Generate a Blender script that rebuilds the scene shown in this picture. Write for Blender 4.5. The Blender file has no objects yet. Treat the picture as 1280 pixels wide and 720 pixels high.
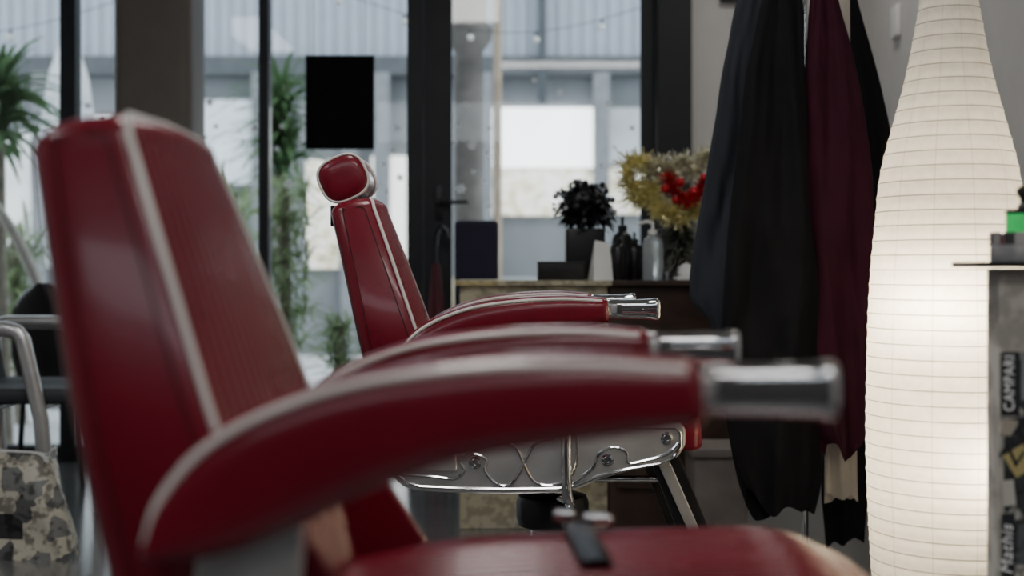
import bpy, bmesh, math, random
from mathutils import Vector, Matrix, noise
random.seed(7)
F=1600.0; HC=0.9; HY=335.0
def W(px,py,d): return Vector(((px-640)*d/F, d, HC-(py-HY)*d/F))
COL=bpy.context.scene.collection

# ---------------------------------------------------------------- materials
def nt(name):
    m=bpy.data.materials.new(name); m.use_nodes=True
    t=m.node_tree; b=t.nodes['Principled BSDF']; return m,t,b
def ramp(t,fac,stops,interp='LINEAR'):
    r=t.nodes.new('ShaderNodeValToRGB'); r.color_ramp.interpolation=interp
    e=r.color_ramp.elements
    while len(e)<len(stops): e.new(0.5)
    for i,(p,c) in enumerate(stops):
        e[i].position=p; e[i].color=(c[0],c[1],c[2],1)
    t.links.new(fac,r.inputs[0]); return r
def mat(name,col,rough=0.5,metal=0.0,var=0.15,scale=8,bump=0.0,bscale=200,coat=0.0,spec=0.5,rvar=0.0,sheen=0.0,emit=None,es=0,crough=0.12,stops=None):
    m,t,b=nt(name)
    tc=t.nodes.new('ShaderNodeTexCoord')
    n=t.nodes.new('ShaderNodeTexNoise'); n.inputs['Scale'].default_value=scale; n.inputs['Detail'].default_value=4
    t.links.new(tc.outputs['Object'],n.inputs['Vector'])
    c0=[max(0,c*(1-var)) for c in col]; c1=[min(1,c*(1+var)) for c in col]
    r=ramp(t,n.outputs[0],stops if stops else [(0.3,c0),(0.7,c1)])
    t.links.new(r.outputs[0],b.inputs['Base Color'])
    b.inputs['Roughness'].default_value=rough; b.inputs['Metallic'].default_value=metal
    b.inputs['Coat Weight'].default_value=coat; b.inputs['Coat Roughness'].default_value=crough
    b.inputs['Specular IOR Level'].default_value=spec
    b.inputs['Sheen Weight'].default_value=sheen
    if rvar>0:
        mr=t.nodes.new('ShaderNodeMapRange'); mr.inputs[3].default_value=rough*(1-rvar); mr.inputs[4].default_value=rough*(1+rvar)
        t.links.new(n.outputs[0],mr.inputs[0]); t.links.new(mr.outputs[0],b.inputs['Roughness'])
    if bump>0:
        n2=t.nodes.new('ShaderNodeTexNoise'); n2.inputs['Scale'].default_value=bscale; n2.inputs['Detail'].default_value=3
        t.links.new(tc.outputs['Object'],n2.inputs['Vector'])
        bp=t.nodes.new('ShaderNodeBump'); bp.inputs['Strength'].default_value=bump; bp.inputs['Distance'].default_value=0.002
        t.links.new(n2.outputs[0],bp.inputs['Height']); t.links.new(bp.outputs[0],b.inputs['Normal'])
    if emit:
        b.inputs['Emission Color'].default_value=(*emit,1); b.inputs['Emission Strength'].default_value=es
        if stops: t.links.new(r.outputs[0],b.inputs['Emission Color'])
    return m
def collage(name,scale,stops,tscale=60,dark=0.5):
    m,t,b=nt(name)
    tc=t.nodes.new('ShaderNodeTexCoord')
    v=t.nodes.new('ShaderNodeTexVoronoi'); v.distance='CHEBYCHEV'; v.inputs['Scale'].default_value=scale
    t.links.new(tc.outputs['Object'],v.inputs['Vector'])
    sp=t.nodes.new('ShaderNodeSeparateColor'); t.links.new(v.outputs['Color'],sp.inputs[0])
    r=ramp(t,sp.outputs[0],stops,'CONSTANT')
    n=t.nodes.new('ShaderNodeTexNoise'); n.inputs['Scale'].default_value=tscale; n.inputs['Detail'].default_value=5
    t.links.new(tc.outputs['Object'],n.inputs['Vector'])
    r2=ramp(t,n.outputs[0],[(0.42,(dark,dark,dark)),(0.52,(1,1,1))])
    mx=t.nodes.new('ShaderNodeMix'); mx.data_type='RGBA'; mx.blend_type='MULTIPLY'; mx.inputs[0].default_value=0.9
    t.links.new(r.outputs[0],mx.inputs[6]); t.links.new(r2.outputs[0],mx.inputs[7])
    t.links.new(mx.outputs[2],b.inputs['Base Color']); b.inputs['Roughness'].default_value=0.45
    return m
def glassmat(name,tint=(0.96,0.98,0.98),gl=0.05):
    m=bpy.data.materials.new(name); m.use_nodes=True; t=m.node_tree; t.nodes.clear()
    o=t.nodes.new('ShaderNodeOutputMaterial'); mx=t.nodes.new('ShaderNodeMixShader')
    tr=t.nodes.new('ShaderNodeBsdfTransparent'); tr.inputs[0].default_value=(*tint,1)
    g=t.nodes.new('ShaderNodeBsdfGlossy'); g.inputs['Roughness'].default_value=0.02
    lw=t.nodes.new('ShaderNodeLayerWeight'); lw.inputs[0].default_value=0.2
    ma=t.nodes.new('ShaderNodeMath'); ma.operation='MULTIPLY_ADD'; ma.inputs[1].default_value=0.5; ma.inputs[2].default_value=gl*0.4
    t.links.new(lw.outputs['Fresnel'],ma.inputs[0])
    t.links.new(ma.outputs[0],mx.inputs[0]); t.links.new(tr.outputs[0],mx.inputs[1]); t.links.new(g.outputs[0],mx.inputs[2]); t.links.new(mx.outputs[0],o.inputs[0])
    return m
def translucent(name,col,mixf=0.6):
    m=bpy.data.materials.new(name); m.use_nodes=True; t=m.node_tree; t.nodes.clear()
    o=t.nodes.new('ShaderNodeOutputMaterial'); mx=t.nodes.new('ShaderNodeMixShader'); mx.inputs[0].default_value=mixf
    tc=t.nodes.new('ShaderNodeTexCoord'); n=t.nodes.new('ShaderNodeTexNoise'); n.inputs['Scale'].default_value=4; t.links.new(tc.outputs['Object'],n.inputs['Vector'])
    r=ramp(t,n.outputs[0],[(0.3,[c*0.75 for c in col]),(0.7,[min(1,c*1.2) for c in col])])
    a=t.nodes.new('ShaderNodeBsdfDiffuse'); b=t.nodes.new('ShaderNodeBsdfTranslucent')
    t.links.new(r.outputs[0],a.inputs[0]); t.links.new(r.outputs[0],b.inputs[0]); t.links.new(a.outputs[0],mx.inputs[1]); t.links.new(b.outputs[0],mx.inputs[2]); t.links.new(mx.outputs[0],o.inputs[0])
    return m

M={}
M['leather']=mat('red_leather',(0.165,0.0045,0.016),0.27,var=0.12,scale=5,bump=0.10,bscale=260,coat=0.25,rvar=0.2,spec=0.4,crough=0.09)
M['piping']=mat('white_piping',(0.74,0.71,0.67),0.4,var=0.05,coat=0.2)
M['stitch']=mat('dark_stitch',(0.06,0.002,0.005),0.6)
M['chrome']=mat('chrome',(0.62,0.62,0.63),0.07,1.0,var=0.04,rvar=0.3)
M['alu']=mat('polished_aluminium',(0.62,0.61,0.60),0.32,0.75,var=0.08,scale=20,rvar=0.3,bump=0.04,bscale=80)
M['black']=mat('black_plastic',(0.009,0.009,0.010),0.32,var=0.2,spec=0.45)
M['matt']=mat('matt_black',(0.007,0.007,0.008),0.9,var=0.2,spec=0.1)
M['blackmetal']=mat('black_metal',(0.02,0.02,0.022),0.3,0.4)
M['frame']=mat('charcoal_frame',(0.020,0.022,0.026),0.5,var=0.15,spec=0.35)
M['wall']=mat('grey_plaster',(0.62,0.60,0.58),0.8,var=0.03,bump=0.1,bscale=90)
M['dwall']=mat('dark_plaster',(0.10,0.10,0.105),0.8,var=0.05)
M['ceil']=mat('ceiling_paint',(0.5,0.5,0.49),0.9,var=0.03)
M['glass']=glassmat('window_glass')
M['paper_white']=mat('white_paper',(0.8,0.8,0.78),0.7,var=0.03)

def floor_mat():
    m,t,b=nt('dark_plank_floor')
    tc=t.nodes.new('ShaderNodeTexCoord')
    br=t.nodes.new('ShaderNodeTexBrick'); br.inputs['Scale'].default_value=1.0
    br.inputs['Brick Width'].default_value=1.2; br.inputs['Row Height'].default_value=0.19; br.inputs['Mortar Size'].default_value=0.003
    br.inputs['Color1'].default_value=(0.09,0.09,0.09,1); br.inputs['Color2'].default_value=(0.13,0.127,0.125,1); br.inputs['Mortar'].default_value=(0.03,0.03,0.03,1)
    t.links.new(tc.outputs['Object'],br.inputs['Vector'])
    n=t.nodes.new('ShaderNodeTexNoise'); n.inputs['Scale'].default_value=6; n.inputs['Detail'].default_value=6
    mp=t.nodes.new('ShaderNodeMapping'); mp.inputs['Scale'].default_value=(1,9,1)
    t.links.new(tc.outputs['Object'],mp.inputs[0]); t.links.new(mp.outputs[0],n.inputs['Vector'])
    r=ramp(t,n.outputs[0],[(0.3,(0.75,0.75,0.75)),(0.7,(1.2,1.2,1.2))])
    mx=t.nodes.new('ShaderNodeMix'); mx.data_type='RGBA'; mx.blend_type='MULTIPLY'; mx.inputs[0].default_value=1
    t.links.new(br.outputs[0],mx.inputs[6]); t.links.new(r.outputs[0],mx.inputs[7]); t.links.new(mx.outputs[2],b.inputs['Base Color'])
    b.inputs['Roughness'].default_value=0.24; b.inputs['Coat Weight'].default_value=0.7; b.inputs['Coat Roughness'].default_value=0.15
    return m
M['floor']=floor_mat()

# ---------------------------------------------------------------- mesh builder
class MB:
    def __init__(s): s.v=[]; s.f=[]; s.mi=[]
    def add(s,vs,fs,mi=0):
        o=len(s.v); s.v+= [tuple(v) for v in vs]; s.f+=[tuple(i+o for i in f) for f in fs]; s.mi+=[mi]*len(fs)
    def box(s,c,size,mi=0,rot=None,bev=0.0):
        bm=bmesh.new(); bmesh.ops.create_cube(bm,size=1)
        for v in bm.verts: v.co=Vector((v.co.x*size[0],v.co.y*size[1],v.co.z*size[2]))
        if bev>0: bmesh.ops.bevel(bm,geom=bm.edges[:],offset=bev,segments=3,affect='EDGES',profile=0.6)
        R=rot if rot else Matrix.Identity(3)
        vs=[R@v.co+Vector(c) for v in bm.verts]; bm.verts.index_update()
        s.add(vs,[[v.index for v in f.verts] for f in bm.faces],mi); bm.free()
    def loft(s,secs,mi=0,cap=True,closed=True,loop=False):
        n=len(secs[0]); vs=[p for q in secs for p in q]; fs=[]
        K=len(secs)
        for i in range(K if loop else K-1):
            i2=(i+1)%K
            for j in range(n if closed else n-1):
                k=(j+1)%n; fs.append((i*n+j,i*n+k,i2*n+k,i2*n+j))
        if cap and closed and not loop: fs.append(tuple(range(n))[::-1]); fs.append(tuple((K-1)*n+j for j in range(n)))
        s.add(vs,fs,mi)
    def sweep(s,pts,r,n=8,mi=0,loop=False,flat=None):
        P=[Vector(p) for p in pts]; K=len(P); secs=[]; up=None
        for i in range(K):
            a=P[(i-1)%K] if (loop or i>0) else P[i]; b=P[(i+1)%K] if (loop or i<K-1) else P[i]
            t=(b-a); t=t.normalized() if t.length>1e-9 else Vector((0,0,1))
            if up is None: up=Vector((0,0,1)) if abs(t.z)<0.9 else Vector((1,0,0))
            x=t.cross(up)
            if x.length<1e-4: x=t.cross(Vector((0.3,1,0.2)))
            x.normalize(); y=x.cross(t).normalized(); up=y
            rr=r[i] if isinstance(r,(list,tuple)) else r
            fx,fy=flat if flat else (1,1)
            secs.append([P[i]+x*math.cos(2*math.pi*k/n)*rr*fx+y*math.sin(2*math.pi*k/n)*rr*fy for k in range(n)])
        s.loft(secs,mi,cap=True,loop=loop)
    def cyl(s,a,b,r,n=24,r2=None,mi=0): s.sweep([a,b],[r,r if r2 is None else r2],n,mi)
    def lathe(s,prof,c=(0,0,0),n=32,mi=0,rot=None):
        R=rot if rot else Matrix.Identity(3)
        secs=[[R@Vector((r*math.cos(2*math.pi*k/n),r*math.sin(2*math.pi*k/n),z))+Vector(c) for k in range(n)] for r,z in prof]
        s.loft(secs,mi)
    def sphere(s,c,r,mi=0,n=16,sc=(1,1,1)):
        prof=[(max(1e-4,r*math.sin(math.pi*i/n)),-r*math.cos(math.pi*i/n)) for i in range(n+1)]
        secs=[[Vector((q*math.cos(2*math.pi*k/n)*sc[0],q*math.sin(2*math.pi*k/n)*sc[1],z*sc[2]))+Vector(c) for k in range(n)] for q,z in prof]
        s.loft(secs,mi)
    def prism(s,poly,y0,y1,mi=0):
        s.loft([[Vector((x,y0,z)) for x,z in poly],[Vector((x,y1,z)) for x,z in poly]],mi)
    def obj(s,name,mats,parent=None,smooth=True,ang=40,label=None,category=None,kind=None,group=None,bevel=0,loc=None,rotz=None):
        me=bpy.data.meshes.new(name); me.from_pydata(s.v,[],s.f)
        if not isinstance(mats,(list,tuple)): mats=[mats]
        for m_ in mats: me.materials.append(m_)
        me.polygons.foreach_set('material_index',s.mi)
        me.validate(); me.update()
        bm=bmesh.new(); bm.from_mesh(me); bmesh.ops.recalc_face_normals(bm,faces=bm.faces[:]); bm.to_mesh(me); bm.free()
        if smooth:
            me.polygons.foreach_set('use_smooth',[True]*len(me.polygons))
            me.set_sharp_from_angle(angle=math.radians(ang))
        o=bpy.data.objects.new(name,me); COL.objects.link(o)
        if parent: o.parent=parent
        if bevel>0:
            b=o.modifiers.new('bevel','BEVEL'); b.width=bevel; b.segments=3; b.limit_method='ANGLE'
        tag(o,label,category,kind,group)
        if loc is not None: o.location=loc
        if rotz is not None: o.rotation_euler[2]=rotz
        return o
def tag(o,label=None,category=None,kind=None,group=None):
    if label: o['label']=label
    if category: o['category']=category
    if kind: o['kind']=kind
    if group: o['group']=group
def empty(name,loc,label,category,group=None,rotz=0):
    e=bpy.data.objects.new(name,None); e.empty_display_size=0.1; COL.objects.link(e); e.location=loc; e.rotation_euler[2]=rotz
    tag(e,label,category,None,group); return e
def cr(pts,n):
    P=[Vector(p) for p in pts]; K=len(P); out=[]
    for i in range(n):
        t=i/(n-1)*(K-1); k=min(int(t),K-2); u=t-k
        p0=P[max(k-1,0)]; p1=P[k]; p2=P[k+1]; p3=P[min(k+2,K-1)]
        out.append(0.5*((2*p1)+(p2-p0)*u+(2*p0-5*p1+4*p2-p3)*u*u+(3*p1-p0-3*p2+p3)*u**3))
    return out
def interp(tab,x):
    if x<=tab[0][0]: return tab[0][1:]
    for a,b in zip(tab,tab[1:]):
        if x<=b[0]:
            u=(x-a[0])/(b[0]-a[0]); return [p+(q-p)*u for p,q in zip(a[1:],b[1:])]
    return tab[-1][1:]
def sinterp(tab,x):
    n=len(tab)
    if x<=tab[0][0]: return tab[0][1]
    if x>=tab[-1][0]: return tab[-1][1]
    for i in range(n-1):
        if x<=tab[i+1][0]:
            x0,y0=tab[i]; x1,y1=tab[i+1]; h=x1-x0; u=(x-x0)/h
            m0=(y1-tab[i-1][1])/(x1-tab[i-1][0]) if i>0 else (y1-y0)/h
            m1=(tab[i+2][1]-y0)/(tab[i+2][0]-x0) if i<n-2 else (y1-y0)/h
            return (2*u**3-3*u*u+1)*y0+(u**3-2*u*u+u)*h*m0+(-2*u**3+3*u*u)*y1+(u**3-u*u)*h*m1

# ================================================================= ROOM
def struct(name,c,size,m,bev=0):
    b=MB(); b.box((0,0,0),size,bev=bev); return b.obj(name,m,kind='structure',smooth=False,loc=c)
struct('floor',(-1.0,2.0,-0.05),(5.2,8.1,0.1),M['floor'])
struct('ceiling',(-1.0,2.0,3.0),(5.2,8.1,0.1),M['ceil'])
struct('wall_left',(-3.65,2.0,1.475),(0.1,8.1,2.95),M['wall'])
struct('wall_right',(1.65,2.0,1.475),(0.1,8.1,2.95),M['wall'])
struct('wall_front',(-1.0,-2.0,1.475),(5.2,0.1,2.95),M['dwall'])
D=6.0; S=D/F
def X(px): return (px-640)*S
struct('wall_back',((X(862)+1.6)/2,6.05,1.475),(1.6-X(862),0.12,2.95),M['wall'])
struct('wall_top',((X(862)-3.6)/2,6.05,2.82),(X(862)+3.6,0.12,0.26),M['wall'])
struct('baseboard_back',((X(862)+1.6)/2,5.98,0.05),(1.6-X(862),0.015,0.1),M['frame'])
struct('baseboard_right',(1.592,3.0,0.05),(0.015,5.9,0.1),M['frame'])
tn=[0]
def trim(x0,x1,z0,z1,y=6.0,dy=0.09):
    tn[0]+=1
    struct('trim_%d'%tn[0],((x0+x1)/2,y,(z0+z1)/2),(x1-x0,dy,z1-z0),M['frame'],0.006)
trim(X(78),X(98),0.0,2.69); trim(X(325),X(338),0,2.69); trim(X(510),X(529),0,2.69,5.99,0.12)
trim(X(820),X(862),0,2.69,5.99,0.13)
trim(-3.6,-3.52,0,2.69)
trim(-3.52,X(78),0.0,0.07); trim(X(98),X(325),0.0,0.07); trim(X(338),X(510),0.0,0.07)
trim(-3.52,X(78),2.6,2.69); trim(X(98),X(325),2.6,2.69); trim(X(338),X(510),2.6,2.69); trim(X(529),X(820),2.6,2.69)
for i,(a,b_) in enumerate([(-3.52,X(78)),(X(98),X(325)),(X(338),X(510))]):
    struct('window_%d'%(i+1),((a+b_)/2,6.0,1.335),(b_-a,0.012,2.53),M['glass'])
db=MB(); a,b_=X(530),X(819); zt=2.595
db.box(((a+X(565))/2,6.0,zt/2),(X(565)-a,0.055,zt),bev=0.004)
db.box((b_-0.035,6.0,zt/2),(0.07,0.055,zt),bev=0.004)
db.box(((X(565)+b_)/2,6.0,0.06),(b_-X(565)-0.0,0.05,0.12),bev=0.004)
db.box(((X(565)+b_)/2,6.0,zt-0.05),(b_-X(565),0.05,0.1),bev=0.004)
door=db.obj('door_1',M['frame'],kind='structure',smooth=False)
g=MB(); g.box(((X(565)+b_)/2-0.035,6.0,1.31),(b_-X(565)-0.07,0.01,2.38)); g.obj('door_glass',M['glass'],parent=door,smooth=False)
h=MB(); hz=HC+(335-254)*S
h.box((X(549),5.965,hz),(0.035,0.012,0.16),bev=0.005); h.cyl((X(549),5.96,hz),(X(549),5.92,hz),0.01)
h.sweep([(X(549),5.925,hz),(X(560),5.92,hz),(X(586),5.92,hz+0.002)],0.010,10)
h.obj('door_handle',M['blackmetal'],parent=door,label='black lever handle')
c=MB(); c.box((0,0,1.475),(0.34,0.30,2.95),bev=0.05)
c.obj('trim_column',mat('taupe_column',(0.14,0.122,0.105),0.55,var=0.06),kind='structure',loc=((191.5-640)*5.6/F,5.72,0))
q=5.93/F
pc=((425-640)*q,5.93,HC+(335-128)*q)
p=MB(); p.box((0,0,0),(86*q,0.012,118*q),bev=0.002)
hs=p.obj('hanging_sign',M['matt'],label='square matt black sign hung on the shop window',category='sign',loc=pc)
for sx in (-0.12,0.12):
    w=MB(); w.cyl((sx,0,0.2),(sx,0,2.69-pc[2]),0.0015,6); w.obj('hanging_wire',M['chrome'],parent=hs)
stk=translucent('white_sticker',(0.98,0.98,0.98),0.8)
sb=MB()
for k in range(6):
    a_=k*math.pi/3; R_=Matrix.Rotation(a_,3,'Y'); sb.box(R_@Vector((0.006,0,0)),(0.012,0.001,0.004),rot=R_)
sb.lathe([(0.0065,-0.0006),(0.0065,0.0006)],n=12,rot=Matrix.Rotation(math.pi/2,3,'X'))
pos=[(572,155),(568,178),(590,182),(583,130),(610,190),(612,160),(605,226),(752,207),(768,184),(790,160),(800,196),(775,230),(700,115),(760,130),(592,215),(668,100),(745,232),(576,236),(612,258),
(250,150),(262,128),(303,176),(318,160),(346,186),(352,158),(366,205),(374,178),(360,230),(480,205),(492,188),(500,222),(484,240),(496,160),(104,160),(118,176),(128,150),(110,132),(256,172),(270,158)]
for i,(px,py) in enumerate(pos):
    if i==0: o=sb0=sb.obj('snowflake_sticker',stk,smooth=False,label='small white snowflake sticker on the shop window',category='sticker',group='snowflake stickers on the glass')
    else: o=sb0.copy(); COL.objects.link(o)
    y=5.992
    o.location=((px-640)*y/F,y,HC+(335-py)*y/F); s_=0.9+1.0*random.random(); o.scale=(s_,1,s_)

# ================================================================= OUTSIDE
struct('ground',(-1,16.15,-0.1),(30,20,0.1),mat('grey_paving',(0.55,0.56,0.57),0.8,var=0.12,scale=2))
DF=14.0; SF=DF/F
bf=empty('building',(0,DF,-0.05),'grey metal-clad building across the street with corrugated upper wall','building')
cl=MB(); x=-9.5; lo=[];hi=[]
while x<7:
    for dx_,dy in ((0,0),(0.05,0),(0.07,0.05),(0.12,0.05)):
        lo.append(Vector((x+dx_,-0.1-dy,3.22))); hi.append(Vector((x+dx_,-0.1-dy,6.0)))
    x+=0.14
cl.loft([lo,hi],closed=False,cap=False)
cl.obj('corrugated_cladding',mat('cladding',(0.37,0.41,0.47),0.5,var=0.04),parent=bf,smooth=False)
cl=MB(); cl.box((-1.2,-0.12,3.13),(17,0.25,0.2)); cl.obj('steel_beam',mat('beam',(0.07,0.08,0.09),0.6),parent=bf,smooth=False)
cl=MB(); cl.box((-1.2,0.1,1.5),(17,0.2,3.2)); cl.obj('lower_wall',mat('lowerwall',(0.20,0.215,0.23),0.7,var=0.25,scale=0.8),parent=bf,smooth=False)
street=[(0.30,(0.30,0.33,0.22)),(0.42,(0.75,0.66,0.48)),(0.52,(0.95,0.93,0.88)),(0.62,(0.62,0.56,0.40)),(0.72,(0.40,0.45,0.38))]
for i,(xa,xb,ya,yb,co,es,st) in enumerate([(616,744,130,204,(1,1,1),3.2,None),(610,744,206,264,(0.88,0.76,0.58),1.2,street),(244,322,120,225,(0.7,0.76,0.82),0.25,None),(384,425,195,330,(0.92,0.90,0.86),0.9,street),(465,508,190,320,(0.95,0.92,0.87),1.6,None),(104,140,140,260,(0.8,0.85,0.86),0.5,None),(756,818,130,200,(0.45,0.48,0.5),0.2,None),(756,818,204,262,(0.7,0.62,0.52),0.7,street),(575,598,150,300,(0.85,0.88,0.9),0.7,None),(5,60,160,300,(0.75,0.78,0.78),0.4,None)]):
    cl=MB(); cl.box((0,0,0),((xb-xa)*SF,0.06,(yb-ya)*SF)); cl.obj('shop_window',mat('shopwin%d'%i,co,0.3,emit=co,es=es,var=0.25,scale=1.5 if not st else 5,stops=st),parent=bf,smooth=False,label='bright shop window',loc=(((xa+xb)/2-640)*SF,-0.05,HC+(335-(ya+yb)/2)*SF))  # emission puts sky glare and street brightness into these panels
for px in (606,677,750,480,330,60,440):
    cl=MB()
    if px==677: cl.box(((px-640)*SF,-0.25,4.3),(0.09,0.12,3.2))
    else: cl.box(((px-640)*SF,-0.2,1.5),(0.17,0.12,3.1))
    cl.obj('steel_post',mat('post%d'%px,(0.05,0.06,0.07) if px==677 else (0.20,0.215,0.23),0.6),parent=bf,smooth=False)
cl=MB(); cl.box((0,0,0.42),(2.2,0.1,0.84)); 
for i in range(12): cl.box((-1.02+0.185*i,-0.07,0.42),(0.15,0.03,0.86))
cl.obj('wooden_fence',mat('tan_fence',(0.40,0.35,0.24),0.8,var=0.5,scale=3),label='pale tan timber fence across the street',category='fence',loc=((690-640)*13/F,13,-0.05),smooth=False)
# low street hedge
cl=MB(); cl.lathe([(0.12,0),(0.12,0.2),(0.095,0.22),(0.09,2.30),(0.14,2.37),(0.15,2.45),(0.11,2.5),(0.11,3.6)],n=28)
cl.obj('concrete_pillar',mat('concrete',(0.15,0.14,0.13),0.9,var=0.35,scale=6),label='weathered grey concrete post outside the door',category='pillar',loc=((586-640)*8/F,8,-0.05))
cl=MB(); cl.lathe([(0.03,0),(0.028,3.2)],n=14)
cl.obj('wooden_post',mat('tanpost',(0.34,0.28,0.21),0.8,var=0.2),label='slim pale timber post outside',category='post',loc=((622-640)*8.6/F,8.6,-0.05))
pr=empty('parasol',((86-640)*8.8/F,8.8,-0.05),'closed white fabric parasol standing outside','parasol')
cl=MB(); secs=[]
for i in range(24):
    t=i/23; z=0.95+1.65*t; r=interp([(0,0.12),(0.2,0.14),(0.5,0.17),(0.8,0.11),(1,0.02)],t)[0]
    secs.append([Vector((r*(1+0.22*math.cos(7*a_))*math.cos(a_),r*(1+0.22*math.cos(7*a_))*math.sin(a_),z)) for a_ in [2*math.pi*j/56 for j in range(56)]])
cl.loft(secs); cl.obj('canopy',mat('parasol_cloth',(0.62,0.66,0.70),0.9),parent=pr)
cl=MB(); cl.cyl((0,0,0.03),(0,0,2.65),0.02,12); cl.obj('pole',M['alu'],parent=pr)
cl=MB(); cl.lathe([(0.25,0),(0.25,0.05),(0.04,0.08),(0.04,0.3)]); cl.obj('base',mat('pbase',(0.2,0.2,0.2),0.8),parent=pr)
leafm=translucent('yucca_leaf',(0.10,0.18,0.085),0.35)
leafm2=translucent('pale_leaf',(0.24,0.32,0.17),0.45)
bark=mat('bark',(0.20,0.18,0.14),0.9,var=0.3,scale=20,bump=0.5,bscale=40)
def leaves(b,c,n,L,w,up=0.2,zspan=0.0,xs_=0.0):
    for i in range(n):
        az=random.random()*2*math.pi; el=random.uniform(-0.35,1.3); l=L*random.uniform(0.6,1.05)
        c2_=Vector(c)-Vector((xs_*random.uniform(-1,1),xs_*random.uniform(-.5,.5),zspan*random.random()))
        d=Vector((math.cos(az)*math.cos(el),math.sin(az)*math.cos(el),math.sin(el)+up)).normalized()
        sd=d.cross(Vector((0,0,1))).normalized() if abs(d.z)<0.98 else Vector((1,0,0))
        pts=[]
        for k in range(6):
            t=k/5; p_=c2_+d*l*t+Vector((0,0,-0.4*l*t*t)); ww=w*(1-t)**0.7*(0.6+0.8*min(t*3,1))*0.5+0.0008
            pts.append((p_-sd*ww,p_+sd*ww+Vector((0,0,0.004))))
        vs=[q_ for pr_ in pts for q_ in pr_]; fs=[(2*k,2*k+1,2*k+3,2*k+2) for k in range(5)]
        b.add(vs,fs)
def yucca(px,py,d,L,n,label,m_,span=0.5,w=0.03,xs_=0.0):
    base=W(px,py,d); z=base.z+0.05
    e=empty('yucca_plant',(base.x,d,-0.05),label,'plant')
    b=MB(); leaves(b,(0,0,z),n,L,w,0.2,min(span,z-0.1),xs_); o=b.obj('leaves',m_,parent=e); o['kind']='stuff'
    b=MB(); b.sweep([(0.04,0,0),(0.0,0.02,z*0.5),(0,0,z)],[0.04,0.035,0.03],10); b.obj('trunk',bark,parent=e)
yucca(-2,100,6.9,0.50,190,'spiky green yucca seen through the glass beside a parasol',leafm,0.35,0.038)
yucca(18,290,7.8,0.42,260,'broad green yucca near a leaning pale trunk',leafm2,0.8,0.025,0.1)
yucca(352,105,8.0,0.50,230,'tall spiky yucca outside next to the black sign',leafm,0.6,0.035)
yucca(356,235,7.1,0.26,380,'dense pale green shrub outside the window',leafm2,0.95,0.018,0.14)
yucca(424,402,6.7,0.17,200,'small bushy yucca close to the pavement',leafm2,0.3,0.014,0.05)
yucca(275,240,9.1,0.42,360,'leafy yucca partly hidden by a red chair',leafm2,1.1,0.028,0.2)
b=MB(); b.sweep(cr([(0.32,0,0.0),(0.17,0,0.45),(0.0,0,0.90),(-0.12,0,1.15),(-0.30,0,1.42),(-0.42,0,1.7)],16),[0.036-0.0012*i for i in range(16)],10)
b.obj('tree_trunk',mat('pale_bark',(0.42,0.39,0.35),0.9,var=0.2,scale=12),label='pale leaning tree trunk outside the window',category='tree',loc=(W(44,300,6.4).x,6.4,-0.05))
slm=empty('string_lights',(0,7.4,0),'thin cable of small festoon bulbs strung outside','string lights')
def cat(x): return 2.42-0.16*math.cos(x*2.0)
b=MB(); b.sweep([(x_,0,cat(x_)) for x_ in [-3+0.1*i for i in range(56)]],0.0025,6); b.obj('cable',M['black'],parent=slm)
bm_=[mat('bulb_glass',(0.7,0.7,0.68),0.2),M['black']]
for i in range(14):
    x_=-2.9+0.38*i; b=MB(); b.cyl((x_,0,cat(x_)),(x_,0,cat(x_)-0.03),0.007,8,mi=1); b.sphere((x_,0,cat(x_)-0.047),0.019,n=10)
    b.obj('bulb',bm_,parent=slm)
e=empty('outdoor_table',((690-640)*9.3/F,9.3,-0.05),'grey metal outdoor table on the pavement','table')
gm=mat('gm',(0.25,0.3,0.35),0.5)
b=MB(); b.box((0,0,0.86),(0.8,0.6,0.03),bev=0.008); b.obj('table_top',gm,parent=e)
for sx in (-0.35,0.35):
    for sy in (-0.25,0.25):
        b=MB(); b.cyl((sx,sy,0),(sx,sy,0.85),0.015,10); b.obj('leg',M['alu'],parent=e)

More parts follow.
